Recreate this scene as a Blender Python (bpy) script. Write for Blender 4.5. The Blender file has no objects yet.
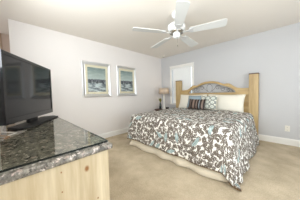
import bpy, bmesh, math, random
from mathutils import Vector, Matrix, noise
random.seed(7)
PI = math.pi
scene = bpy.context.scene
COL = scene.collection

# ------------------------------------------------------------------ camera
F_PX, YAW, PITCH, ROLL = 133.89, -0.784076, 0.0459352, -0.0236099
CAM = Vector((3.28463, -3.94224, 1.12589))
fwd = Vector((math.sin(YAW)*math.cos(PITCH), math.cos(YAW)*math.cos(PITCH), -math.sin(PITCH)))
rt = Vector((math.cos(YAW), -math.sin(YAW), 0)); up = rt.cross(fwd)
r2 = math.cos(ROLL)*rt + math.sin(ROLL)*up
u2 = -math.sin(ROLL)*rt + math.cos(ROLL)*up
cd = bpy.data.cameras.new('camera'); cam = bpy.data.objects.new('camera', cd); COL.objects.link(cam)
cd.sensor_width = 36; cd.lens = F_PX/300*36; cd.clip_start = 0.02
M = Matrix((r2, u2, -fwd)).transposed().to_4x4(); M.translation = CAM
cam.matrix_world = M
scene.camera = cam

# ------------------------------------------------------------------ world, lights, exposure
w = bpy.data.worlds.new('world'); scene.world = w; w.use_nodes = True
w.node_tree.nodes['Background'].inputs[0].default_value = (0.85, 0.93, 1.0, 1)
w.node_tree.nodes['Background'].inputs[1].default_value = 1.6

def area(name, loc, rot, sx, sy, watts, color):
    l = bpy.data.lights.new(name, 'AREA'); l.shape = 'RECTANGLE'; l.size = sx; l.size_y = sy
    l.energy = watts; l.color = color
    o = bpy.data.objects.new(name, l); o.location = loc; o.rotation_euler = rot; COL.objects.link(o)
    return o
# added fill lights at the made-up openings: sliding door, arched window, near window
area('added_door_fill', (4.42, -2.55, 1.1), (0, PI/2+.42, 0), 2.0, 1.9, 30, (0.93, 0.97, 1.0))
area('added_arch_fill', (4.42, -0.75, 1.25), (0, PI/2, 0), 1.0, 0.7, 4, (0.93, 0.97, 1.0))
area('added_near_fill', (2.25, -4.20, 1.72), (PI/2+.46, 0, 0), 2.0, .75, 55, (0.94, 0.975, 1.0))
area('added_passage_fill', (-.4, -4.85, 1.5), (PI/2, 0, 0), .7, 1.4, 5, (0.95, 0.98, 1.0))  # added fill to brighten the dark passage, no window there
# the photographer's flash, on the camera
fl = bpy.data.lights.new('camera_flash', 'POINT'); fl.energy = 10.5; fl.shadow_soft_size = 0.06; fl.color = (1.0, 0.98, 0.95)
flo = bpy.data.objects.new('camera_flash', fl); flo.location = (3.32, -3.99, 1.37); COL.objects.link(flo)

vs = scene.view_settings
vs.view_transform = 'Standard'; vs.look = 'None'; vs.gamma = 1.0; vs.use_curve_mapping = False
vs.exposure = 0.15

# ------------------------------------------------------------------ material helpers
def s2l(c):
    return tuple(((v/255)/12.92 if v/255 <= .04045 else (((v/255)+.055)/1.055)**2.4) for v in c)
def mat(name, rgb, rough=.5, metal=0, **kw):
    m = bpy.data.materials.new(name); m.use_nodes = True
    b = m.node_tree.nodes['Principled BSDF']
    b.inputs['Base Color'].default_value = (*s2l(rgb), 1)
    b.inputs['Roughness'].default_value = rough; b.inputs['Metallic'].default_value = metal
    for k, v in kw.items(): b.inputs[k.replace('_', ' ')].default_value = v
    return m
class NT:
    def __init__(s, m): s.t = m.node_tree; s.b = s.t.nodes['Principled BSDF']
    def n(s, typ, ins=None, **props):
        nd = s.t.nodes.new(typ)
        for k, v in props.items(): setattr(nd, k, v)
        for k, v in (ins or {}).items(): s.set(nd.inputs[k], v)
        return nd
    def set(s, inp, v):
        if isinstance(v, bpy.types.NodeSocket): s.t.links.new(v, inp)
        else: inp.default_value = v
    def math(s, op, a, b=0.0, c=None):
        ins = {0: a, 1: b}
        if c is not None: ins[2] = c
        return s.n('ShaderNodeMath', ins, operation=op).outputs[0]
    def mix(s, f, a, b):
        nd = s.n('ShaderNodeMix', data_type='RGBA')
        s.set(nd.inputs[0], f)
        for i, v in ((6, a), (7, b)):
            s.set(nd.inputs[i], (*s2l(v), 1) if isinstance(v, tuple) and len(v) == 3 else v)
        return nd.outputs[2]
    def ramp(s, f, lo, hi):
        nd = s.n('ShaderNodeMapRange', {0: f, 1: lo, 2: hi}); nd.clamp = True
        return nd.outputs[0]
    def coord(s, kind='Object'): return s.n('ShaderNodeTexCoord').outputs[kind]
    def mapping(s, v, scale=(1, 1, 1), loc=(0, 0, 0), rot=(0, 0, 0)):
        return s.n('ShaderNodeMapping', {'Vector': v, 'Scale': scale, 'Location': loc, 'Rotation': rot}).outputs[0]
    def noise(s, v, sc, det=3, rough=.5):
        return s.n('ShaderNodeTexNoise', {'Vector': v, 'Scale': sc, 'Detail': det, 'Roughness': rough}).outputs[0]
    def base(s, c): s.set(s.b.inputs['Base Color'], c)
    def bump(s, h, strength=.2, dist=.01):
        s.set(s.b.inputs['Normal'], s.n('ShaderNodeBump', {'Height': h, 'Strength': strength, 'Distance': dist}).outputs[0])

def painted(name, rgb, rough=.6):
    m = mat(name, rgb, rough); t = NT(m); c = t.coord()
    t.bump(t.noise(c, 60, 4), .12, .004)
    return m
M_wall_left = painted('cream_wall_paint', (233, 228, 225))
M_wall_back = painted('blue_grey_wall_paint', (202, 202, 204))
M_ceil = painted('ceiling_paint', (235, 228, 219), .8)
M_hall = painted('pink_beige_paint', (212, 196, 184))
M_trim = mat('white_trim', (240, 238, 234), .4)
M_blade = mat('white_fan_blade', (214, 215, 213), .45)
M_white = mat('white_enamel', (236, 237, 238), .3)

M_carpet = mat('beige_carpet', (196, 181, 153), .95); t = NT(M_carpet); c = t.coord()
big = t.noise(t.mapping(c, (1, 1, 1)), 3.2, 4, .6); fine = t.noise(c, 70, 3, .7)
k = t.math('ADD', t.math('MULTIPLY', t.ramp(big, .35, .66), .55), t.math('MULTIPLY', t.ramp(fine, .3, .7), .45))
t.base(t.mix(k, (168, 152, 126), (216, 200, 174))); t.bump(fine, .6, .015)

def pine(name, a=(226, 205, 160), b=(203, 175, 122), axis='z', knots=()):
    m = mat(name, a, .45); t = NT(m); c = t.coord()
    sc = {'z': (14, 14, 1.2), 'x': (1.2, 14, 14), 'y': (14, 1.2, 14)}[axis]
    g = t.noise(t.mapping(c, sc), 2.2, 5, .6)
    plank = t.noise(t.mapping(c, tuple(v*.35 for v in sc)), 2.0, 1, .4)
    k = t.math('ADD', t.math('MULTIPLY', t.ramp(g, .3, .7), .55), t.math('MULTIPLY', t.ramp(plank, .35, .65), .45))
    col = t.mix(k, a, b)
    for (px, py, pz, r) in knots:
        d = t.n('ShaderNodeVectorMath', {0: t.mapping(c, (1, 1, .7)), 1: (px, py, pz*.7)}, operation='DISTANCE').outputs['Value']
        col = t.mix(t.ramp(d, r*1.5, r*.6), col, (140, 92, 45))
    t.base(col)
    return m
M_pine = pine('pale_pine')
M_pine_head = pine('honey_pine_rail', (206, 180, 130), (172, 140, 90), 'x')
M_pine_post = pine('honey_pine_post', (208, 184, 138), (168, 138, 90), 'z')
M_darkwood = mat('dark_wood', (84, 58, 44), .45)
M_iron = mat('wrought_iron', (84, 78, 74), .5, .4)

M_granite = mat('granite', (120, 115, 110), .12); t = NT(M_granite); c = t.coord()
n1 = t.noise(t.mapping(c, (1, 2.0, 1.5), rot=(0, 0, .5)), 9, 6, .75); n2 = t.noise(c, 38, 5, .7); n3 = t.noise(c, 17, 4, .7)
g = t.mix(t.ramp(n1, .35, .62), (66, 63, 58), (146, 141, 132))
g = t.mix(t.ramp(n3, .56, .66), g, (190, 172, 164)); g = t.mix(t.ramp(n2, .57, .66), g, (36, 33, 32)); g = t.mix(t.ramp(n2, .43, .36), g, (222, 212, 206))
t.base(g)

M_black = mat('black_gloss_plastic', (22, 22, 25), .18)
M_blackmatte = mat('black_matte_plastic', (20, 20, 22), .55)
M_screen = mat('dark_screen', (30, 30, 33), .07, Specular_IOR_Level=.42)
M_silver = mat('brushed_silver', (226, 226, 226), .33, .85)
M_matboard = mat('cream_matboard', (238, 224, 200), .8)
M_bracket = mat('pale_satin_metal', (222, 222, 222), .35, .4)
M_brass = mat('nickel', (190, 186, 178), .25, 1)

def thin_glass(name, tint, refl=1.45):
    m = bpy.data.materials.new(name); m.use_nodes = True; nt = m.node_tree; nt.nodes.clear()
    out = nt.nodes.new('ShaderNodeOutputMaterial'); mx = nt.nodes.new('ShaderNodeMixShader')
    tr = nt.nodes.new('ShaderNodeBsdfTransparent'); tr.inputs[0].default_value = (*s2l(tint), 1)
    gl = nt.nodes.new('ShaderNodeBsdfGlossy'); gl.inputs['Roughness'].default_value = .01
    fr = nt.nodes.new('ShaderNodeFresnel'); fr.inputs[0].default_value = refl
    ge = nt.nodes.new('ShaderNodeNewGeometry'); om = nt.nodes.new('ShaderNodeMath'); om.operation = 'MULTIPLY_ADD'; om.inputs[1].default_value = -1; om.inputs[2].default_value = 1
    mu = nt.nodes.new('ShaderNodeMath'); mu.operation = 'MULTIPLY'; nt.links.new(ge.outputs['Backfacing'], om.inputs[0]); nt.links.new(om.outputs[0], mu.inputs[0]); nt.links.new(fr.outputs[0], mu.inputs[1])
    nt.links.new(mu.outputs[0], mx.inputs[0]); nt.links.new(tr.outputs[0], mx.inputs[1]); nt.links.new(gl.outputs[0], mx.inputs[2])
    nt.links.new(mx.outputs[0], out.inputs[0])
    return m
M_glass = thin_glass('clear_glass', (250, 252, 251))
M_glasstop = thin_glass('green_tinted_glass', (243, 243, 238), 1.8)
M_glassedge = mat('dark_green_glass_edge', (16, 28, 26), .15)

# seascape print: pale sky, dark shore, streaked water (generic)
M_print = mat('seascape_print', (140, 150, 155), .5); t = NT(M_print); c = t.coord('UV')
sep = t.n('ShaderNodeSeparateXYZ', {0: c}); V = sep.outputs[1]
nz = t.noise(t.mapping(c, (2, 9, 1)), 1.3, 3, .5); nb = t.noise(t.mapping(c, (5, 2, 1)), 1.8, 5, .7)
sky = t.mix(t.ramp(V, .55, 1.0), (192, 200, 198), (122, 138, 138)); sky = t.mix(t.math('MULTIPLY', t.ramp(nz, .5, .7), .5), sky, (212, 218, 218))
sea = t.mix(t.ramp(nz, .42, .56), (104, 110, 118), (204, 209, 212))
shore = t.mix(t.ramp(nb, .4, .6), (58, 60, 68), (128, 130, 138))
hl = t.math('ADD', .42, t.math('MULTIPLY', nb, .20))
inshore = t.math('MULTIPLY', t.math('LESS_THAN', V, hl), t.math('GREATER_THAN', V, t.math('ADD', .26, t.math('MULTIPLY', nb, .22))))
col = t.mix(t.math('LESS_THAN', V, .45), sky, sea); col = t.mix(inshore, col, shore)
t.base(col)

# comforter: off-white ground, dense taupe leaves, a few pale blue ones
M_quilt = mat('leaf_print_fabric', (228, 224, 214), .9); t = NT(M_quilt); c = t.coord('UV')
def leaf_layer(scale, thr, aspect, size, seed, offs):
    v = t.mapping(c, (scale, scale, 1), (offs, offs*.7, 0))
    dist = t.n('ShaderNodeTexNoise', {'Vector': v, 'Scale': 1.3, 'Detail': 2}).outputs['Color']
    v = t.n('ShaderNodeVectorMath', {0: v, 1: t.n('ShaderNodeVectorMath', {0: dist, 3: .35}, operation='SCALE').outputs[0]}, operation='ADD').outputs[0]
    vo = t.n('ShaderNodeTexVoronoi', {'Vector': v, 'Scale': 1.0, 'Randomness': .9}, voronoi_dimensions='2D')
    loc = t.n('ShaderNodeVectorMath', {0: v, 1: vo.outputs['Position']}, operation='SUBTRACT').outputs[0]
    rnd = t.n('ShaderNodeSeparateXYZ', {0: vo.outputs['Color']})
    rot = t.n('ShaderNodeVectorRotate', {'Vector': loc, 'Angle': t.math('MULTIPLY', rnd.outputs[0], 6.283)}, rotation_type='Z_AXIS').outputs[0]
    sp = t.n('ShaderNodeSeparateXYZ', {0: rot})
    x = t.math('DIVIDE', sp.outputs[0], size*aspect); y = t.math('DIVIDE', sp.outputs[1], size)
    # pointed leaf: |y| < 1 - x^2
    e = t.math('ADD', t.math('ABSOLUTE', y), t.math('MULTIPLY', x, x))
    inside = t.math('LESS_THAN', e, 1.0)
    vein = t.math('GREATER_THAN', t.math('ABSOLUTE', y), .09)
    return t.math('MULTIPLY', t.math('MULTIPLY', inside, vein), t.math('GREATER_THAN', rnd.outputs[1], thr))
l1 = leaf_layer(13, .05, 1.7, .31, 0, 0.0); l2 = leaf_layer(17, .08, 1.7, .32, 1, 5.3); l3 = leaf_layer(23, .10, 1.7, .30, 2, 11.1)
br = t.math('MAXIMUM', t.math('MAXIMUM', l1, l2), l3)
bl = leaf_layer(4.8, .60, 3.2, .13, 3, 3.7)
col = t.mix(t.math('MULTIPLY', br, .93), (240, 238, 232), (86, 72, 60))
col = t.mix(t.math('MULTIPLY', bl, .9), col, (160, 184, 186))
t.base(col); t.bump(t.noise(c, 9, 3), .5, .03)

M_linen = mat('cream_linen', (232, 226, 208), .9); t = NT(M_linen); t.bump(t.noise(t.coord(), 14, 3), .35, .02)
M_skirt = mat('cream_skirt', (230, 220, 200), .9)
M_hem = mat('brown_hem', (120, 92, 58), .8)
M_pillow = mat('ivory_pillowcase', (240, 235, 222), .9)
M_bluefab = mat('light_blue_satin', (156, 174, 184), .55)
M_stripe = mat('brown_stripe_satin', (90, 70, 60), .5); t = NT(M_stripe); c = t.coord('UV')
u = t.n('ShaderNodeSeparateXYZ', {0: c}).outputs[0]
cr = t.n('ShaderNodeValToRGB', {0: u}); cr.color_ramp.interpolation = 'CONSTANT'
els = [(0, (58, 42, 38)), (.12, (128, 108, 98)), (.17, (44, 32, 30)), (.30, (136, 114, 102)), (.42, (50, 36, 32)), (.52, (140, 118, 106)),
       (.58, (44, 32, 30)), (.69, (150, 164, 172)), (.73, (46, 34, 30)), (.84, (136, 116, 104)), (.92, (44, 32, 30))]
while len(cr.color_ramp.elements) < len(els): cr.color_ramp.elements.new(.5)
for e, (p_, c_) in zip(cr.color_ramp.elements, els): e.position = p_; e.color = (*s2l(c_), 1)
t.base(cr.outputs[0])
M_dots = mat('sage_medallion_fabric', (170, 182, 176), .85); t = NT(M_dots); c = t.coord('UV')
def rings(offx, offy):
    f = t.n('ShaderNodeVectorMath', {0: t.mapping(c, (3.2, 3.2, 1), (offx, offy, 0))}, operation='FRACTION').outputs[0]
    d = t.n('ShaderNodeVectorMath', {0: f, 1: (.5, .5, 0)}, operation='DISTANCE').outputs['Value']
    return d
d1, d2 = rings(0, 0), rings(.5, .5)
col = t.mix(t.math('LESS_THAN', d1, .33), (152, 158, 152), (228, 228, 218)); col = t.mix(t.math('LESS_THAN', d2, .17), col, (240, 236, 226))
col = t.mix(t.math('LESS_THAN', d1, .13), col, (176, 192, 190))
t.base(col)
M_shade = mat('cream_lampshade', (204, 196, 186), .9); t = NT(M_shade)
tl = t.n('ShaderNodeBsdfTranslucent', {0: (*s2l((236, 222, 204)), 1)}); mx = t.n('ShaderNodeMixShader', {0: .45, 1: t.b.outputs[0], 2: tl.outputs[0]})
t.t.links.new(mx.outputs[0], t.t.nodes['Material Output'].inputs[0])
M_bulb = mat('lit_bulb', (255, 236, 200), .4); M_bulb.node_tree.nodes['Principled BSDF'].inputs['Emission Color'].default_value = (1, .72, .38, 1)
M_bulb.node_tree.nodes['Principled BSDF'].inputs['Emission Strength'].default_value = 6
M_vase = mat('dark_green_glass', (28, 44, 44), .12)
M_leaf = mat('olive_leaf', (132, 128, 52), .6)
M_blind = mat('white_blind_slat', (246, 246, 245), .5)
M_ceramic = mat('white_ceramic', (236, 234, 228), .15)
M_outlet = mat('ivory_plastic', (234, 230, 220), .4); M_slot = mat('grey_slot', (110, 104, 98), .5)
M_cable_w = mat('white_cable', (214, 210, 204), .5); M_cable_b = mat('tan_cable', (150, 112, 82), .5)

# ------------------------------------------------------------------ mesh helpers
def obj(name, bm, m, parent=None, smooth=False, bevel=0, loc=None):
    me = bpy.data.meshes.new(name)
    bmesh.ops.recalc_face_normals(bm, faces=bm.faces)
    bm.to_mesh(me); bm.free()
    for mm in (m if isinstance(m, (list, tuple)) else [m]): me.materials.append(mm)
    if smooth:
        for p in me.polygons: p.use_smooth = True
    o = bpy.data.objects.new(name, me); COL.objects.link(o)
    if parent: o.parent = parent
    if loc: o.location = loc
    if bevel:
        b = o.modifiers.new('bevel', 'BEVEL'); b.width = bevel; b.segments = 2; b.limit_method = 'ANGLE'
    return o
def tag(o, label=None, cat=None, group=None, kind=None):
    if label: o['label'] = label
    if cat: o['category'] = cat
    if group: o['group'] = group
    if kind: o['kind'] = kind
    return o
def thing(name, label, cat, loc=(0, 0, 0), rz=0, group=None):
    o = bpy.data.objects.new(name, None); COL.objects.link(o); o.location = loc; o.rotation_euler = (0, 0, rz)
    o.empty_display_size = .1
    return tag(o, label, cat, group)
def box(bm, x0, x1, y0, y1, z0, z1):
    vs_ = [bm.verts.new((x, y, z)) for z in (z0, z1) for y in (y0, y1) for x in (x0, x1)]
    for f in ((0, 1, 3, 2), (4, 5, 7, 6), (0, 1, 5, 4), (2, 3, 7, 6), (0, 2, 6, 4), (1, 3, 7, 5)):
        bm.faces.new([vs_[i] for i in f])
    return bm
def bx(*a): return box(bmesh.new(), *a)
def prism(bm, pts, axis, a0, a1):
    """polygon pts in the plane normal to axis, extruded from a0 to a1"""
    def P(p, a): return {'x': (a, p[0], p[1]), 'y': (p[0], a, p[1]), 'z': (p[0], p[1], a)}[axis]
    A = [bm.verts.new(P(p, a0)) for p in pts]; B = [bm.verts.new(P(p, a1)) for p in pts]
    n = len(pts); bm.faces.new(A); bm.faces.new(B)
    for i in range(n): bm.faces.new((A[i], A[(i+1) % n], B[(i+1) % n], B[i]))
    return bm
def lathe(bm, prof, n=32, c=(0, 0, 0)):
    R = []
    for r, z in prof:
        if r < 1e-5: R.append([bm.verts.new((c[0], c[1], c[2]+z))])
        else: R.append([bm.verts.new((c[0]+r*math.cos(2*PI*i/n), c[1]+r*math.sin(2*PI*i/n), c[2]+z)) for i in range(n)])
    for a, b in zip(R, R[1:]):
        for i in range(n):
            q = [a[i % len(a)], a[(i+1) % len(a)], b[(i+1) % len(b)], b[i % len(b)]]
            q2 = []
            for v in q:
                if v not in q2: q2.append(v)
            if len(q2) >= 3: bm.faces.new(q2)
    return bm
def tube(bm, pts, r, n=8, closed=False):
    pts = [Vector(p) for p in pts]; N = len(pts); rings_ = []; prev = None
    for i, p in enumerate(pts):
        a = pts[(i-1) % N] if (closed or i > 0) else p; b = pts[(i+1) % N] if (closed or i < N-1) else p
        d = (b-a).normalized()
        if prev is None: s = d.orthogonal().normalized()
        else: s = (prev - d*prev.dot(d)).normalized()
        prev = s; q = d.cross(s); rr = r[i] if isinstance(r, (list, tuple)) else r
        rings_.append([bm.verts.new(p + rr*(math.cos(2*PI*k/n)*s + math.sin(2*PI*k/n)*q)) for k in range(n)])
    for i in range(N if closed else N-1):
        A, B = rings_[i], rings_[(i+1) % N]
        for k in range(n): bm.faces.new((A[k], A[(k+1) % n], B[(k+1) % n], B[k]))
    if not closed: bm.faces.new(rings_[0]); bm.faces.new(rings_[-1])
    return bm
def struct(name, bm, m, parent=None, bevel=0):
    o = obj(name, bm, m, parent, bevel=bevel)
    if not parent: o['kind'] = 'structure'
    return o

# ------------------------------------------------------------------ the room
H = 2.44; XR = 4.40; YN = -4.12; YL = -3.967
struct('floor', bx(-1.0, XR+.1, YN-.9, .1, -.1, 0), M_carpet)
struct('ceiling', bx(-1.0, XR+.1, YN-.9, .1, H, H+.1), M_ceil)
struct('wall_left', bx(-.1, 0, YL, .1, 0, H), M_wall_left)
W0, W1, WB, WT = .47, 1.245, .78, 1.99              # window opening in the back wall
bm = bmesh.new(); box(bm, 0, W0, 0, .1, 0, H); box(bm, W1, XR, 0, .1, 0, H); box(bm, W0, W1, 0, .1, 0, WB); box(bm, W0, W1, 0, .1, WT, H)
struct('wall_back', bm, M_wall_back)
# right wall: unseen sliding door and arched window openings, added to let light in
D0, D1, DT = -3.5, -1.6, 2.1
A0, A1, AB, AS = -1.05, -.45, .75, 1.6               # added arched window: sides, sill, spring line
arc = [((A0+A1)/2 - (A1-A0)/2*math.cos(PI*i/16), AS + (A1-A0)/2*math.sin(PI*i/16)) for i in range(17)]
bm = bmesh.new()
box(bm, XR, XR+.1, YN-.1, D0, 0, H); box(bm, XR, XR+.1, D0, D1, DT, H); box(bm, XR, XR+.1, D1, A0, 0, H); box(bm, XR, XR+.1, A1, .1, 0, H)
box(bm, XR, XR+.1, A0, A1, 0, AB)
for i in range(16):
    prism(bm, [arc[i], arc[i+1], (arc[i+1][0], H), (arc[i][0], H)], 'x', XR, XR+.1)
struct('wall_right', bm, M_wall_back)
NW0, NW1, NWB, NWT = 1.1, 3.3, 1.30, 2.14           # unseen wide window, added in the near wall for the fill light
bm = bmesh.new(); box(bm, .3, NW0, YN-.1, YN, 0, H); box(bm, NW1, XR, YN-.1, YN, 0, H); box(bm, NW0, NW1, YN-.1, YN, 0, NWB); box(bm, NW0, NW1, YN-.1, YN, NWT, H)
struct('wall_near', bm, M_wall_left)
# short passage past the end of the left wall
bm = bmesh.new(); box(bm, -.95, -.85, -4.085, YL+.12, 0, H); box(bm, -.85, -.1, YL+.02, YL+.12, 0, H); box(bm, -1, .4, YN-.9, YN-.8, 0, H); box(bm, .3, .4, YN-.8, YN-.1, 0, H)
struct('wall_passage', bm, M_hall)
struct('door_1', bx(-.93, -.88, YN-.8, -4.115, 0, H), M_white)
struct('trim_1', bx(-.96, -.84, -4.112, -4.088, 0, H), mat('tan_casing', (186, 164, 140), .5))

def baseboard(name, p0, p1, nrm):
    p0, p1, n = Vector(p0), Vector(p1), Vector(nrm)
    prof = [(0, 0), (.016, 0), (.016, .105), (.012, .12), (.006, .132), (0, .134)]
    bm = bmesh.new(); rows = []
    for p in (p0, p1): rows.append([bm.verts.new(p + n*a + Vector((0, 0, b))) for a, b in prof])
    for i in range(len(prof)): bm.faces.new((rows[0][i], rows[0][(i+1) % 6], rows[1][(i+1) % 6], rows[1][i]))
    bm.faces.new(rows[0]); bm.faces.new(rows[1])
    return struct(name, bm, M_trim)
baseboard('baseboard_left', (0, YL, 0), (0, 0, 0), (1, 0, 0))
baseboard('baseboard_back', (0.017, 0, 0), (XR, 0, 0), (0, -1, 0))
baseboard('baseboard_right', (XR, A1+.3, 0), (XR, -.017, 0), (-1, 0, 0))

# window behind the bed
wn = bpy.data.objects.new('window_1', None); COL.objects.link(wn); wn.location = (0, 0, 0); wn['kind'] = 'structure'
cw = .062; bm = bmesh.new()
box(bm, W0-cw, W0, -.018, 0, WB-.02, WT+cw); box(bm, W1, W1+cw, -.018, 0, WB-.02, WT+cw); box(bm, W0, W1, -.018, 0, WT, WT+cw)
box(bm, W0-cw-.01, W1+cw+.01, -.035, 0, WT+cw, WT+cw+.018)
obj('casing', bm, M_trim, wn)
obj('sill', bx(W0-cw-.02, W1+cw+.02, -.045, .05, WB-.045, WB-.02), M_trim, wn)
bm = bmesh.new(); box(bm, W0, W0+.03, .06, .09, WB-.02, WT); box(bm, W1-.03, W1, .06, .09, WB-.02, WT); box(bm, W0+.03, W1-.03, .06, .09, WT-.03, WT); box(bm, W0+.03, W1-.03, .06, .09, WB-.02, WB+.02); box(bm, W0+.03, W1-.03, .06, .09, 1.36, 1.40)
obj('sash', bm, M_white, wn)
obj('pane', bx(W0+.03, W1-.03, .072, .076, WB+.02, WT-.03), M_glass, wn)
bl_ = thing('window_blind', 'closed white horizontal slat blind in the window behind the bed', 'blind', (0, .03, WB))
obj('headrail', bx(W0+.006, W1-.006, -.02, .018, WT-WB-.045, WT-WB-.003), M_blind, bl_)
bm = bmesh.new(); nsl = 44; hh = WT-WB-.075
for i in range(nsl):
    z = .028 + hh*(i+.5)/nsl
    prism(bm, [(-.007, z-.016), (-.005, z-.017), (.007, z+.015), (.005, z+.017)], 'x', W0+.055, W1-.055)
obj('slats', bm, M_blind, bl_)
obj('bottom_rail', bx(W0+.05, W1-.05, -.012, .012, .003, .022), M_blind, bl_)

# door and windows made up for the light, all out of view
dr = bpy.data.objects.new('added_door_2', None); COL.objects.link(dr); dr.location = (XR, D0, 0); dr['kind'] = 'structure'; dr_w = D1-D0  # unseen sliding door, added as an opening for the light
bm = bmesh.new()
for (a, b, z0, z1, xo) in ((0, .06, .02, DT, .04), (dr_w-.06, dr_w, .02, DT, .04), (dr_w/2-.04, dr_w/2+.04, .02, DT, .04)): box(bm, xo, xo+.05, a, b, z0, z1)
box(bm, .04, .09, .06, dr_w-.06, DT-.06, DT); box(bm, .04, .09, .06, dr_w-.06, .02, .08)
obj('frame', bm, M_white, dr); obj('pane', bx(.085, .088, .06, dr_w-.06, .08, DT-.06), M_glass, dr)
nw = bpy.data.objects.new('added_window_3', None); COL.objects.link(nw); nw.location = (0, YN, 0); nw['kind'] = 'structure'  # added near wall window behind the camera, a way in for the fill
bm = bmesh.new(); box(bm, NW0, NW0+.04, -.06, -.01, NWB, NWT); box(bm, NW1-.04, NW1, -.06, -.01, NWB, NWT); box(bm, NW0+.04, NW1-.04, -.06, -.01, NWB, NWB+.04); box(bm, NW0+.04, NW1-.04, -.06, -.01, NWT-.04, NWT)
obj('sash', bm, M_white, nw); obj('pane', bx(NW0+.04, NW1-.04, -.04, -.036, NWB+.04, NWT-.04), M_glass, nw)
aw = bpy.data.objects.new('added_window_2', None); COL.objects.link(aw); aw.location = (XR, 0, 0); aw['kind'] = 'structure'  # unseen arched window, put in as a source for the side light
outer = [((A0+A1)/2 - ((A1-A0)/2+.06)*math.cos(PI*i/16), AS + ((A1-A0)/2+.06)*math.sin(PI*i/16)) for i in range(17)]
bm = bmesh.new()
for i in range(16): prism(bm, [arc[i], arc[i+1], outer[i+1], outer[i]], 'x', -.02, 0)
box(bm, -.02, 0, A0-.06, A0, AB, AS); box(bm, -.02, 0, A1, A1+.06, AB, AS); box(bm, -.05, .02, A0-.08, A1+.08, AB-.04, AB)
obj('arched_casing', bm, M_trim, aw); obj('pane', prism(bmesh.new(), [(A0, AB), (A1, AB)] + arc[::-1], 'x', .08, .084), M_glass, aw)

# ------------------------------------------------------------------ ceiling fan
FC = Vector((2.015, -2.01, H)); fan = thing('ceiling_fan', 'white five blade ceiling fan hanging from the ceiling above the bed foot', 'ceiling fan', FC)
obj('canopy', lathe(bmesh.new(), [(0, 0), (.075, 0), (.078, -.015), (.07, -.05), (.045, -.075), (.018, -.085), (0, -.085)]), M_white, fan, True)
obj('downrod', lathe(bmesh.new(), [(0, -.08), (.014, -.08), (.014, -.16), (0, -.16)], 12), M_white, fan, True)
obj('motor_housing', lathe(bmesh.new(), [(0, -.15), (.03, -.15), (.05, -.165), (.11, -.18), (.14, -.205), (.145, -.25), (.135, -.28), (.10, -.30), (0, -.30)]), M_white, fan, True)
obj('flywheel', lathe(bmesh.new(), [(0, -.299), (.115, -.299), (.115, -.318), (0, -.318)]), M_brass, fan, True)
obj('switch_housing', lathe(bmesh.new(), [(0, -.317), (.055, -.317), (.06, -.33), (.058, -.385), (.04, -.40), (0, -.402)]), M_white, fan, True)
for i in range(5):
    a = math.radians(-124 + 72*i + 1.5)
    Rz = Matrix.Rotation(a, 4, 'Z')
    Rb = Matrix.Rotation(math.radians(-2.2), 4, rt) @ Rz @ Matrix.Translation((0, 0, -.325)) @ Matrix.Rotation(math.radians(-10), 4, 'X')
    outl = []
    r0, r1, wi, wo = .20, .725, .062, .080
    for k in range(9):
        b = -PI/2 + PI*k/8; outl.append((r1-.035 + .035*math.cos(b)*1.0, wo*math.copysign(abs(math.sin(b))**.5, math.sin(b))))
    for k in range(7):
        b = PI/2 + PI*k/6; outl.append((r0+.03 + .03*math.cos(b), wi*math.copysign(abs(math.sin(b))**.5, math.sin(b))))
    bm = prism(bmesh.new(), outl, 'z', -.004, .004); bmesh.ops.transform(bm, matrix=Rb, verts=bm.verts)
    bd = obj('blade', bm, M_blade, fan)
    bm = bmesh.new(); prism(bm, [(.10, -.014), (.17, -.016), (.21, -.04), (.265, -.036), (.265, .036), (.21, .04), (.17, .016), (.10, .014)], 'z', -.011, -.004)
    bmesh.ops.transform(bm, matrix=Rb, verts=bm.verts)
    obj('blade_bracket', bm, M_bracket, bd)
bm = tube(bmesh.new(), [(.03, -.02, -.395), (.031, -.021, -.47), (.031, -.021, -.52)], .0022, 6); lathe(bm, [(0, -.52), (.007, -.525), (.008, -.54), (0, -.55)], 10, (.031, -.021, 0))
obj('pull_chain', bm, M_brass, fan)

# ------------------------------------------------------------------ framed pictures on the left wall
def picture(label, y0, y1, z0, z1):
    r = thing('framed_picture', label, 'picture', (0, (y0+y1)/2, z0), group='silver framed seascapes')
    hw, h = (y1-y0)/2, z1-z0
    def ring(name, o, i, prof, m):
        # o, i: outer and inner inset; prof: x heights (outer back, outer front, mid, inner front)
        bm = bmesh.new(); loops = []
        for ins, x in prof:
            loops.append([bm.verts.new((x, a, b)) for a, b in ((-hw+ins, ins), (hw-ins, ins), (hw-ins, h-ins), (-hw+ins, h-ins))])
        for A, B in zip(loops, loops[1:] + loops[:1]):
            for k in range(4): bm.faces.new((A[k], A[(k+1) % 4], B[(k+1) % 4], B[k]))
        return obj(name, bm, m, r)
    ring('frame', 0, .075, [(0, .003), (0, .030), (.012, .038), (.060, .020), (.072, .024), (.075, .020), (.075, .003)], M_silver)
    ring('mat_board', .075, .13, [(.074, .008), (.074, .012), (.128, .012), (.131, .008)], M_matboard)
    bm = bmesh.new(); q = [bm.verts.new((.009, a, b)) for a, b in ((-hw+.127, .127), (hw-.127, .127), (hw-.127, h-.127), (-hw+.127, h-.127))]
    q2 = [bm.verts.new((.005, v.co.y, v.co.z)) for v in q]
    f = bm.faces.new(q); bm.faces.new(q2)
    for k in range(4): bm.faces.new((q[k], q[(k+1) % 4], q2[(k+1) % 4], q2[k]))
    uv = bm.loops.layers.uv.new('UVMap')
    for ff in bm.faces:
        for l in ff.loops: l[uv].uv = ((l.vert.co.y+hw-.127)/(2*hw-.254), (l.vert.co.z-.127)/(h-.254))
    obj('print', bm, M_print, r)
    obj('glass', bx(.016, .018, -hw+.074, hw-.074, .074, h-.074), M_glass, r)
    return r
picture('silver framed seascape print nearer the television, left of the two on the wall', -2.850, -2.140, 1.080, 1.926)
picture('silver framed seascape print nearer the bedside lamp, right of the two on the wall', -1.945, -1.262, 1.086, 1.934)

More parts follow.
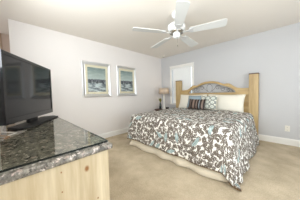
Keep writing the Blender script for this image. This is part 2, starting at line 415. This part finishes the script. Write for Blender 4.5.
# ------------------------------------------------------------------ dresser, glass, television
DX0, DX1, DY0, DY1, DZ = .57, 2.452, -4.055, -3.520, .80
M_pine_end = pine('pale_pine_end', (226, 206, 160), (206, 180, 130), 'z', knots=[(0, 0, 0, 0)][:0])
ds = thing('dresser', 'pale pine dresser with granite top along the near wall', 'dresser', ((DX0+DX1)/2, (DY0+DY1)/2, 0))
ox, oy = -(DX0+DX1)/2, -(DY0+DY1)/2
def L(x0, x1, y0, y1, z0, z1): return bx(x0+ox, x1+ox, y0+oy, y1+oy, z0, z1)
obj('body', L(DX0+.02, DX1-.022, DY0, DY1-.02, .07, DZ-.036), M_pine, ds)
KN = [(DX1+ox, -3.66+oy, .685, .011), (DX1+ox, -3.79+oy, .718, .003), (DX1+ox, -3.79+oy, .61, .003), (DX1+ox, -3.60+oy, .467, .004)]
M_pine_end = pine('pale_pine_end_panel', (222, 209, 181), (180, 160, 124), 'z', KN)
obj('side_panel', L(DX1-.022, DX1, DY0, DY1, 0, DZ-.036), M_pine_end, ds)
obj('side_panel', L(DX0, DX0+.02, DY0, DY1, 0, DZ-.036), M_pine, ds)
obj('plinth', L(DX0+.02, DX1-.022, DY0+.02, DY1-.05, 0, .07), M_pine, ds)
for i in range(3):
    for j in range(2):
        xa = DX0+.04 + i*.612; zb = .10 + j*.325
        d = obj('drawer', L(xa, xa+.59, DY1-.02, DY1-.002, zb, zb+.30), M_pine, ds, bevel=.004)
        for s in (.15, .44):
            bm = lathe(bmesh.new(), [(0, 0), (.008, 0), (.008, .012), (.016, .018), (.014, .028), (0, .03)], 14)
            bmesh.ops.rotate(bm, verts=bm.verts, matrix=Matrix.Rotation(-PI/2, 3, 'X')); bmesh.ops.translate(bm, verts=bm.verts, vec=(xa+s+ox, DY1-.002+oy, zb+.15))
            obj('knob', bm, M_iron, d, True)
ctop = L(DX0-.02, DX1+.027, DY0, DY1+.028, DZ-.036, DZ)
ct = obj('granite_top', ctop, M_granite, ds); b = ct.modifiers.new('bevel', 'BEVEL'); b.width = .015; b.segments = 4
tag(ct, label='polished grey brown granite top')
# front edge roll of rough granite seen at the corner is part of the top's bullnose
gs = obj('glass_sheet', bx(-.918, .918, -.262, .277, 0, .011), [M_glasstop, M_glassedge], loc=((DX0+DX1)/2-.002, (DY0+DY1)/2+.006, DZ+.0005))
for p in gs.data.polygons:
    if abs(p.normal.z) < .5: p.material_index = 1
tag(gs, 'clear glass sheet with dark green edges lying on the granite dresser top', 'glass sheet')
GZ = DZ+.0115

P0, P1 = Vector((1.585, -4.019)), Vector((.735, -3.550))        # bottom corners, left (near) and right (far)
dv = (P1-P0); tw = dv.length; dv.normalize(); ctr = (P0+P1)/2; ang = math.atan2(-dv.y, -dv.x)   # local +x runs from far end to near end
tv = thing('television', 'black flat screen television on stand on the granite topped dresser', 'television', (ctr.x, ctr.y, GZ), ang)
zb, zt = .880-GZ, 1.533-GZ; hw = tw/2
# local frame: x along the screen, +y is away from viewer or toward it depending on ang; the screen faces local n
front = 1 if (Vector((-math.sin(ang), math.cos(ang))).dot(Vector((.48, .87))) > 0) else -1
def LY(y0, y1): return tuple(sorted((front*y0, front*y1)))
y0, y1 = LY(-.045, 0); bm = bx(-hw, hw, y0, y1, zb, zt)
obj('cabinet', bm, M_black, tv, bevel=.006)
y0, y1 = LY(-.085, -.044); obj('back_cover', bx(-hw*.72, hw*.72, y0, y1, zb+.08, zt-.09), M_blackmatte, tv, bevel=.02)
y0, y1 = LY(0, .010); bm = bmesh.new(); bzl = .030
box(bm, -hw, -hw+bzl, y0, y1, zb, zt); box(bm, hw-bzl, hw, y0, y1, zb, zt); box(bm, -hw+bzl, hw-bzl, y0, y1, zt-bzl, zt); box(bm, -hw+bzl, hw-bzl, y0, y1, zb, zb+.055)
obj('bezel', bm, M_black, tv)
y0, y1 = LY(.0005, .004); obj('screen', bx(-hw+bzl+.0005, hw-bzl-.0005, y0, y1, zb+.0555, zt-bzl-.0005), M_screen, tv)
y0, y1 = LY(-.05, -.012); obj('neck', bx(-.09, .09, y0, y1, .012, zb+.05), M_blackmatte, tv, bevel=.008)
bm = bmesh.new(); prism(bm, [(-.40, -.10), (.30, -.10), (.36, .0), (.30, .11), (-.40, .11), (-.45, .0)], 'z', 0, .016)
obj('stand_base', bm, M_blackmatte, tv, bevel=.006)
# cables behind the set
cb = obj('cable', tube(bmesh.new(), [(1.62, -4.095, 1.0), (1.63, -4.093, .92), (1.66, -4.085, .84), (1.70, -4.05, GZ+.012), (1.76, -3.99, GZ+.006), (1.80, -4.02, GZ+.006)], .004), M_cable_b, smooth=True)
tag(cb, 'tan cable hanging down behind the television', 'cable')
cb = obj('cable', tube(bmesh.new(), [(1.54, -4.10, 1.0), (1.55, -4.10, .9), (1.57, -4.08, .84), (1.60, -3.99, GZ+.006), (1.66, -3.95, GZ+.006), (1.72, -4.0, GZ+.006)], .004), M_cable_w, smooth=True)
tag(cb, 'white cable lying on the glass behind the television', 'cable')

# ------------------------------------------------------------------ bed
XC = 1.813
bed = thing('bed', 'king bed with arched pine headboard, square posts and iron scrollwork', 'bed', (XC, -1.1, 0))
def LB(x0, x1, y0, y1, z0, z1): return bx(x0-XC, x1-XC, y0+1.1, y1+1.1, z0, z1)
for s in (-1, 1):
    x0 = .730 if s < 0 else 2.718
    po = obj('post', LB(x0, x0+.172, -.155, -.022, 0, 1.515), M_pine_post, bed, bevel=.004)
    obj('post_cap', LB(x0-.004, x0+.176, -.159, -.018, 1.515, 1.537), M_darkwood, po, bevel=.003)
TP = [(0, 1.437), (.12, 1.430), (.22, 1.406), (.30, 1.368), (.35, 1.342), (.39, 1.342), (.45, 1.350), (.49, 1.342), (.54, 1.315), (.60, 1.262), (.66, 1.228), (.75, 1.213), (.92, 1.21)]
BP = [(0, 1.378), (.12, 1.371), (.22, 1.347), (.31, 1.312), (.38, 1.282), (.46, 1.26), (.54, 1.22), (.60, 1.175), (.64, 1.125), (.65, 1.10), (.92, 1.10)]
def itp(T, d):
    for (a, za), (b, zb_) in zip(T, T[1:]):
        if d <= b: return za + (zb_-za)*(d-a)/(b-a)
    return T[-1][1]
N = 96; xs = [-.912 + 1.824*i/N for i in range(N+1)]
bm = bmesh.new(); yb, yf = -.06, -.125; rows = []
for x in xs:
    tz, bz = itp(TP, abs(x)), itp(BP, abs(x))
    rows.append([bm.verts.new((x, y+1.1, z)) for y, z in ((yf, tz), (yb, tz), (yb, bz), (yf, bz))])
for A, B in zip(rows, rows[1:]):
    for k in range(4): bm.faces.new((A[k], A[(k+1) % 4], B[(k+1) % 4], B[k]))
bm.faces.new(rows[0]); bm.faces.new(rows[-1])
obj('arched_rail', bm, M_pine_head, bed, bevel=.008)
obj('lower_rail', LB(XC-.912, XC+.912, -.13, -.055, 1.055, 1.115), M_pine_head, bed, bevel=.006)
for i in range(4):
    z = .40 + i*.1635; obj('plank', LB(XC-.912, XC+.912, -.115, -.07, z, z+.161), M_pine_head, bed, bevel=.005)
# scrollwork
def spiral(cx, cz, r0, r1, a0, turns, n=26):
    return [(cx + (r0+(r1-r0)*i/n)*math.cos(a0+turns*2*PI*i/n), .0, cz + (r0+(r1-r0)*i/n)*math.sin(a0+turns*2*PI*i/n)) for i in range(n+1)]
bm = bmesh.new(); IR = .0042; YS = -.092+1.1
def addc(pts, r=IR): tube(bm, [(x, YS, z) for x, _, z in pts], r, 6)
tube(bm, [(.075*math.cos(2*PI*i/28), YS, 1.243+.112*math.sin(2*PI*i/28)) for i in range(28)], IR, 6, True)
for s in (-1, 1):
    addc([(s*x, 0, z) for x, _, z in spiral(.215, 1.255, .060, .018, PI*.1, 1.4)])
    addc([(s*x, 0, z) for x, _, z in spiral(.335, 1.205, .062, .018, PI*.95, -1.5)])
    addc([(s*x, 0, z) for x, _, z in spiral(.465, 1.175, .046, .014, PI*.9, -1.4)])
    addc([(s*x, 0, z) for x, z in ((.06, 1.16), (.11, 1.20), (.16, 1.27), (.20, 1.32), (.25, 1.315), (.30, 1.27), (.38, 1.25), (.45, 1.235), (.52, 1.20), (.58, 1.14))])
    addc([(s*x, 0, z) for x, z in ((.07, 1.13), (.16, 1.126), (.3, 1.128), (.45, 1.13), (.53, 1.145), (.60, 1.13))])
obj('iron_scrollwork', bm, M_iron, bed, True)
for s in (-1, 1):
    x = XC + s*.93; obj('side_rail', LB(x-.015, x+.015, -2.02, -.155, .16, .28), M_pine_head, bed)
for x in (XC-.90, XC+.90): obj('leg', LB(x-.03, x+.03, -2.0, -1.94, 0, .16), M_darkwood, bed)

obj('box_spring', LB(XC-.91, XC+.91, -2.02, -.165, .165, .38), M_linen, bed, bevel=.02)
obj('mattress', LB(XC-.955, XC+.955, -2.06, -.165, .382, .628), M_linen, bed, bevel=.06)

# bed skirt
bm = bmesh.new(); path = []
SX, SY = .925, -2.065
def seg(a, b, n): return [(a[0]+(b[0]-a[0])*i/n, a[1]+(b[1]-a[1])*i/n) for i in range(n)]
c0 = [(XC-SX, -.20), (XC-SX, SY), (XC+SX, SY), (XC+SX, -.20)]
path = seg(c0[0], c0[1], 70) + seg(c0[1], c0[2], 90) + seg(c0[2], c0[3], 70) + [c0[3]]
rows = []
for i, (x, y) in enumerate(path):
    nx, ny = (-1 if i < 70 else (1 if i >= 160 else 0)), (-1 if 66 <= i <= 163 else 0)
    row = []
    for j in range(7):
        f = j/6; z = .375 - .365*f
        s_ = x + y
        o_ = .02 + .115*f*f + f*.022*math.sin(s_*15+1.1*math.sin(s_*4))
        d = Vector((nx, ny)); d = d.normalized() if d.length else d
        row.append(bm.verts.new((x + d.x*o_, y + d.y*o_, z)))
    rows.append(row)
for A, B in zip(rows, rows[1:]):
    for j in range(6): bm.faces.new((A[j], A[j+1], B[j+1], B[j]))
sk = obj('bed_skirt', bm, M_skirt, smooth=True); m_ = sk.modifiers.new('solid', 'SOLIDIFY'); m_.thickness = .004; m_.offset = 1
tag(sk, 'cream bed skirt hanging to the carpet below the comforter', 'bed skirt')

# comforter
EX, EYF, ZT = .955, -2.06, .628
def cloth(a, b, lift=0.0):
    """a: across from centre; b: along, y at the top; beyond the mattress edges the cloth hangs"""
    left = a < 0
    ex = max(0, abs(a)-(EX-.04)); ey = max(0, (EYF+.04)-b)
    sx = -1 if left else 1
    e = math.hypot(ex, ey)
    n0 = noise.noise((a*2.3, b*2.3, 1.7)); n1 = noise.noise((a*6, b*6, 4.1))
    puff = .026 + .012*n0 + .008*n1
    X = max(-EX+.04, min(EX-.04, a)); Y = max(EYF+.04, b)
    if e < 1e-6:
        edge = min((EX-.04)-abs(a), b-(EYF+.04)); return Vector((XC+X, Y, ZT+puff + .02*min(1, max(0, edge)/.25)))
    dx, dy = sx*ex/e, -ey/e
    cap = .53 if left else .80
    corner = min(ex, ey)/max(ex, ey, 1e-6)
    if left and e > .40: e = .40 + (e-.40)*(1-.55*corner)
    if not left and e > .50: e = .50 + (e-.50)*(1-.30*corner)
    r = .085; arcl = r*PI/2*.86
    if e < arcl: th = e/r; out = r*math.sin(th); dz = r*(1-math.cos(th))
    else:
        th = arcl/r; rem = e-arcl
        fl_ = .22 if dy < -.5 else (.28 if left else .17)
        out = r*math.sin(th) + rem*math.sin(fl_); dz = r*(1-math.cos(th)) + rem*math.cos(fl_)
    fr = min(1, e/.5)
    s_ = (b if ex > ey else a)
    out += fr*(.016*math.sin(s_*11+.6*math.sin(s_*3.1)) + .020*noise.noise((a*3.1, b*3.1, 9.2))) + puff*.6
    z = ZT + puff*(1-fr*.9) - dz
    if z < .022: out += (.022-z)*.6; z = .022 + .004*n1
    return Vector((XC+X+dx*out, Y+dy*out, z))
NA, NB = 150, 130
aL, aR = -(EX-.04)-.56, (EX-.04)+.66
bF, bH = (EYF+.04)-.53, -.44
bm = bmesh.new(); uvl = bm.loops.layers.uv.new('UVMap'); G = []; Pm = {}
for j in range(NB+1):
    row = []
    for i in range(NA+1):
        a = aL + (aR-aL)*i/NA; fx = max(0, (a/ (aR))) if a > 0 else 0
        b = bF - .03*fx + (bH-bF+.03*fx)*j/NB
        v = bm.verts.new(cloth(a, b)); Pm[v] = (a, b); row.append(v)
    G.append(row)
for j in range(NB):
    for i in range(NA):
        f = bm.faces.new((G[j][i], G[j][i+1], G[j+1][i+1], G[j+1][i]))
        for l in f.loops: l[uvl].uv = Pm[l.vert]
hem_pts = [G[j][0].co.copy() for j in range(NB, -1, -2)] + [G[0][i].co.copy() for i in range(1, NA+1, 2)] + [G[j][NA].co.copy() for j in range(1, NB+1, 2)]
cf = obj('comforter', bm, M_quilt, smooth=True); m_ = cf.modifiers.new('solid', 'SOLIDIFY'); m_.thickness = .018; m_.offset = -1
tag(cf, 'white comforter printed with taupe leaves and pale blue sprigs on the bed', 'comforter')
obj('hem_piping', tube(bmesh.new(), [p + Vector((0, 0, -.004)) for p in hem_pts], .008, 6), M_hem, cf, True)

# pillows
def pillow(name, label, m, wd, ht, th, loc, rx, rz=0, ry=0, group=None, welt=None, flange=0):
    n = 26; bm = bmesh.new(); uvl = bm.loops.layers.uv.new('UVMap'); S = []
    uvd = {}
    for sgn in (1, -1):
        g = []
        for j in range(n+1):
            row = []
            for i in range(n+1):
                u_, v_ = -1+2*i/n, -1+2*j/n
                if sgn < 0 and (i in (0, n) or j in (0, n)): row.append(S[0][j][i]); continue
                x = u_*(wd/2)*(1-.055*(1-v_*v_)); z = v_*(ht/2)*(1-.07*(1-u_*u_))
                tt = ((1-abs(u_)**2.4)*(1-abs(v_)**2.4))**.55
                y = -sgn*th/2*tt*(1+.10*noise.noise((u_*1.7+loc[0]*5, v_*1.7, sgn)))
                v = bm.verts.new((x, y, z)); uvd[v] = ((u_+1)/2, (v_+1)/2); row.append(v)
            g.append(row)
        S.append(g)
    for g in S:
        for j in range(n):
            for i in range(n):
                f = bm.faces.new((g[j][i], g[j][i+1], g[j+1][i+1], g[j+1][i]))
                for l in f.loops: l[uvl].uv = uvd[l.vert]
    rim = [S[0][0][i].co.copy() for i in range(n)] + [S[0][j][n].co.copy() for j in range(n)] + [S[0][n][i].co.copy() for i in range(n, 0, -1)] + [S[0][j][0].co.copy() for j in range(n, 0, -1)]
    o = obj(name, bm, m, smooth=True); o.location = loc; o.rotation_euler = (rx, ry, rz)
    tag(o, label, 'pillow', group)
    if welt: obj('piping', tube(bmesh.new(), rim, .006, 6, True), welt, o, True)
    return o
lean = math.radians(-20)
ZB = .700
pillow('bed_pillow', 'ivory king pillow behind the blue cushion on the lamp side', M_pillow, .84, .46, .17, (1.375, -.285, ZB+.158), lean, welt=M_linen)
pillow('bed_pillow', 'ivory king pillow on the side of the bed away from the lamp', M_pillow, .84, .45, .17, (2.245, -.285, ZB+.155), lean, ry=.02, welt=M_linen)
pillow('throw_pillow', 'plain light blue square cushion behind the striped one', M_bluefab, .40, .36, .13, (1.56, -.49, ZB+.178), math.radians(-22), welt=M_darkwood)
pillow('throw_pillow', 'square cushion with pale round medallions beside the striped one', M_dots, .40, .36, .13, (1.955, -.53, ZB+.176), math.radians(-24), .03, welt=M_linen)
pillow('throw_pillow', 'small oblong cushion with brown and pale stripes in front of the rest', M_stripe, .44, .27, .12, (1.725, -.71, ZB+.14), math.radians(-22))

# ------------------------------------------------------------------ nightstand, lamp, vase, clock
ns = thing('nightstand', 'dark wood nightstand between left wall and bed', 'nightstand', (.40, -.345, 0))
obj('body', bx(-.235, .235, -.215, .19, .08, .565), M_darkwood, ns)
obj('top', bx(-.262, .262, -.235, .20, .565, .60), M_darkwood, ns, bevel=.006)
d = obj('drawer', bx(-.215, .215, -.228, -.214, .38, .54), M_darkwood, ns, bevel=.004)
bm = lathe(bmesh.new(), [(0, 0), (.007, 0), (.007, .012), (.014, .018), (0, .028)], 14); bmesh.ops.rotate(bm, verts=bm.verts, matrix=Matrix.Rotation(PI/2, 3, 'X')); bmesh.ops.translate(bm, verts=bm.verts, vec=(0, -.228, .46)); obj('knob', bm, M_brass, d, True)
d = obj('door', bx(-.215, .215, -.228, -.214, .10, .36), M_darkwood, ns, bevel=.004)
for sx in (-1, 1):
    for sy in (-1, 1): obj('leg', bx(sx*.215-.02, sx*.215+.02, sy*.185-.02-.012, sy*.185+.02-.012, 0, .08), M_darkwood, ns)
lp = thing('table_lamp', 'lit white column table lamp with drum shade on the nightstand', 'lamp', (.384, -.35, .6005))
obj('base', lathe(bmesh.new(), [(0, 0), (.085, 0), (.085, .014), (.05, .022), (.030, .035), (.028, .20), (.024, .42), (.03, .435), (.012, .45), (.012, .52), (0, .52)]), M_ceramic, lp, True)
bm = lathe(bmesh.new(), [(.180, .505), (.165, .715)], 40)
sh = obj('lamp_shade', bm, M_shade, lp, True); m_ = sh.modifiers.new('solid', 'SOLIDIFY'); m_.thickness = .003
obj('bulb', lathe(bmesh.new(), [(0, .52), (.014, .525), (.03, .56), (.03, .585), (.018, .61), (0, .617)], 20), M_bulb, lp, True)
pl = bpy.data.lights.new('lamp_light', 'POINT'); pl.energy = .7; pl.color = (1, .84, .64); pl.shadow_soft_size = .03
lo = bpy.data.objects.new('lamp_light', pl); lo.location = (.384, -.35, .6005+.66); COL.objects.link(lo)
va = thing('plant_vase', 'dark green vase with olive leaves on the nightstand by the lamp', 'vase', (.27, -.42, .6005))
obj('vase', lathe(bmesh.new(), [(0, 0), (.036, 0), (.042, .02), (.042, .14), (.028, .19), (.018, .215), (.022, .23), (.016, .23), (.012, .20), (0, .19)], 24), M_vase, va, True)
for i in range(9):
    a = i*2.4; rr = .05+.02*(i % 3); bm = bmesh.new(); base = Vector((0, 0, .20)); tip = Vector((rr*math.cos(a), rr*math.sin(a), .33+.02*(i % 4)))
    side = Vector((-math.sin(a), math.cos(a), 0)); pts = []
    prev = None
    for k in range(7):
        f = k/6; c_ = base.lerp(tip, f) + Vector((0, 0, .03*math.sin(PI*f))); wd = .017*math.sin(PI*min(1, f*.96+.04))+.001
        cur = (bm.verts.new(c_-side*wd), bm.verts.new(c_+Vector((0, 0, .002))), bm.verts.new(c_+side*wd))
        if prev: bm.faces.new((prev[0], prev[1], cur[1], cur[0])); bm.faces.new((prev[1], prev[2], cur[2], cur[1]))
        prev = cur
    lf = obj('leaf', bm, M_leaf, va, True); m_ = lf.modifiers.new('solid', 'SOLIDIFY'); m_.thickness = .0015
ck = thing('alarm_clock', 'small black alarm clock on the nightstand beside the bed post', 'clock', (.575, -.42, .6005), .2)
obj('case', bx(-.05, .05, -.03, .03, 0, .075), M_blackmatte, ck, bevel=.012)
obj('display', bx(-.038, .038, -.033, -.0295, .02, .058), M_screen, ck)

# ------------------------------------------------------------------ small fittings
ou = thing('power_outlet', 'ivory power outlet low on the blue grey wall', 'outlet', (3.354, -.0005, .28))
obj('cover_plate', bx(-.038, .038, -.006, 0, 0, .122), M_outlet, ou, bevel=.003)
for z in (.035, .087):
    r_ = obj('receptacle', bx(-.017, .017, -.009, -.0055, z-.014, z+.014), M_outlet, ou, bevel=.002)
    bm = bmesh.new(); box(bm, -.009, -.006, -.0096, -.0088, z-.004, z+.008); box(bm, .006, .009, -.0096, -.0088, z-.004, z+.008); box(bm, -.003, .003, -.0096, -.0088, z-.011, z-.006)
    obj('slot', bm, M_slot, r_)
sd = thing('smoke_detector', 'small pale smoke detector on the ceiling near the far corner', 'smoke detector', (.27, -.19, H))
obj('housing', lathe(bmesh.new(), [(0, -.0005), (.062, -.0005), (.062, -.012), (.05, -.03), (0, -.034)]), M_outlet, sd, True)
obj('vent_ring', lathe(bmesh.new(), [(.03, -.0325), (.036, -.0335), (.036, -.036), (.03, -.036)], 24), M_slot, sd, True)
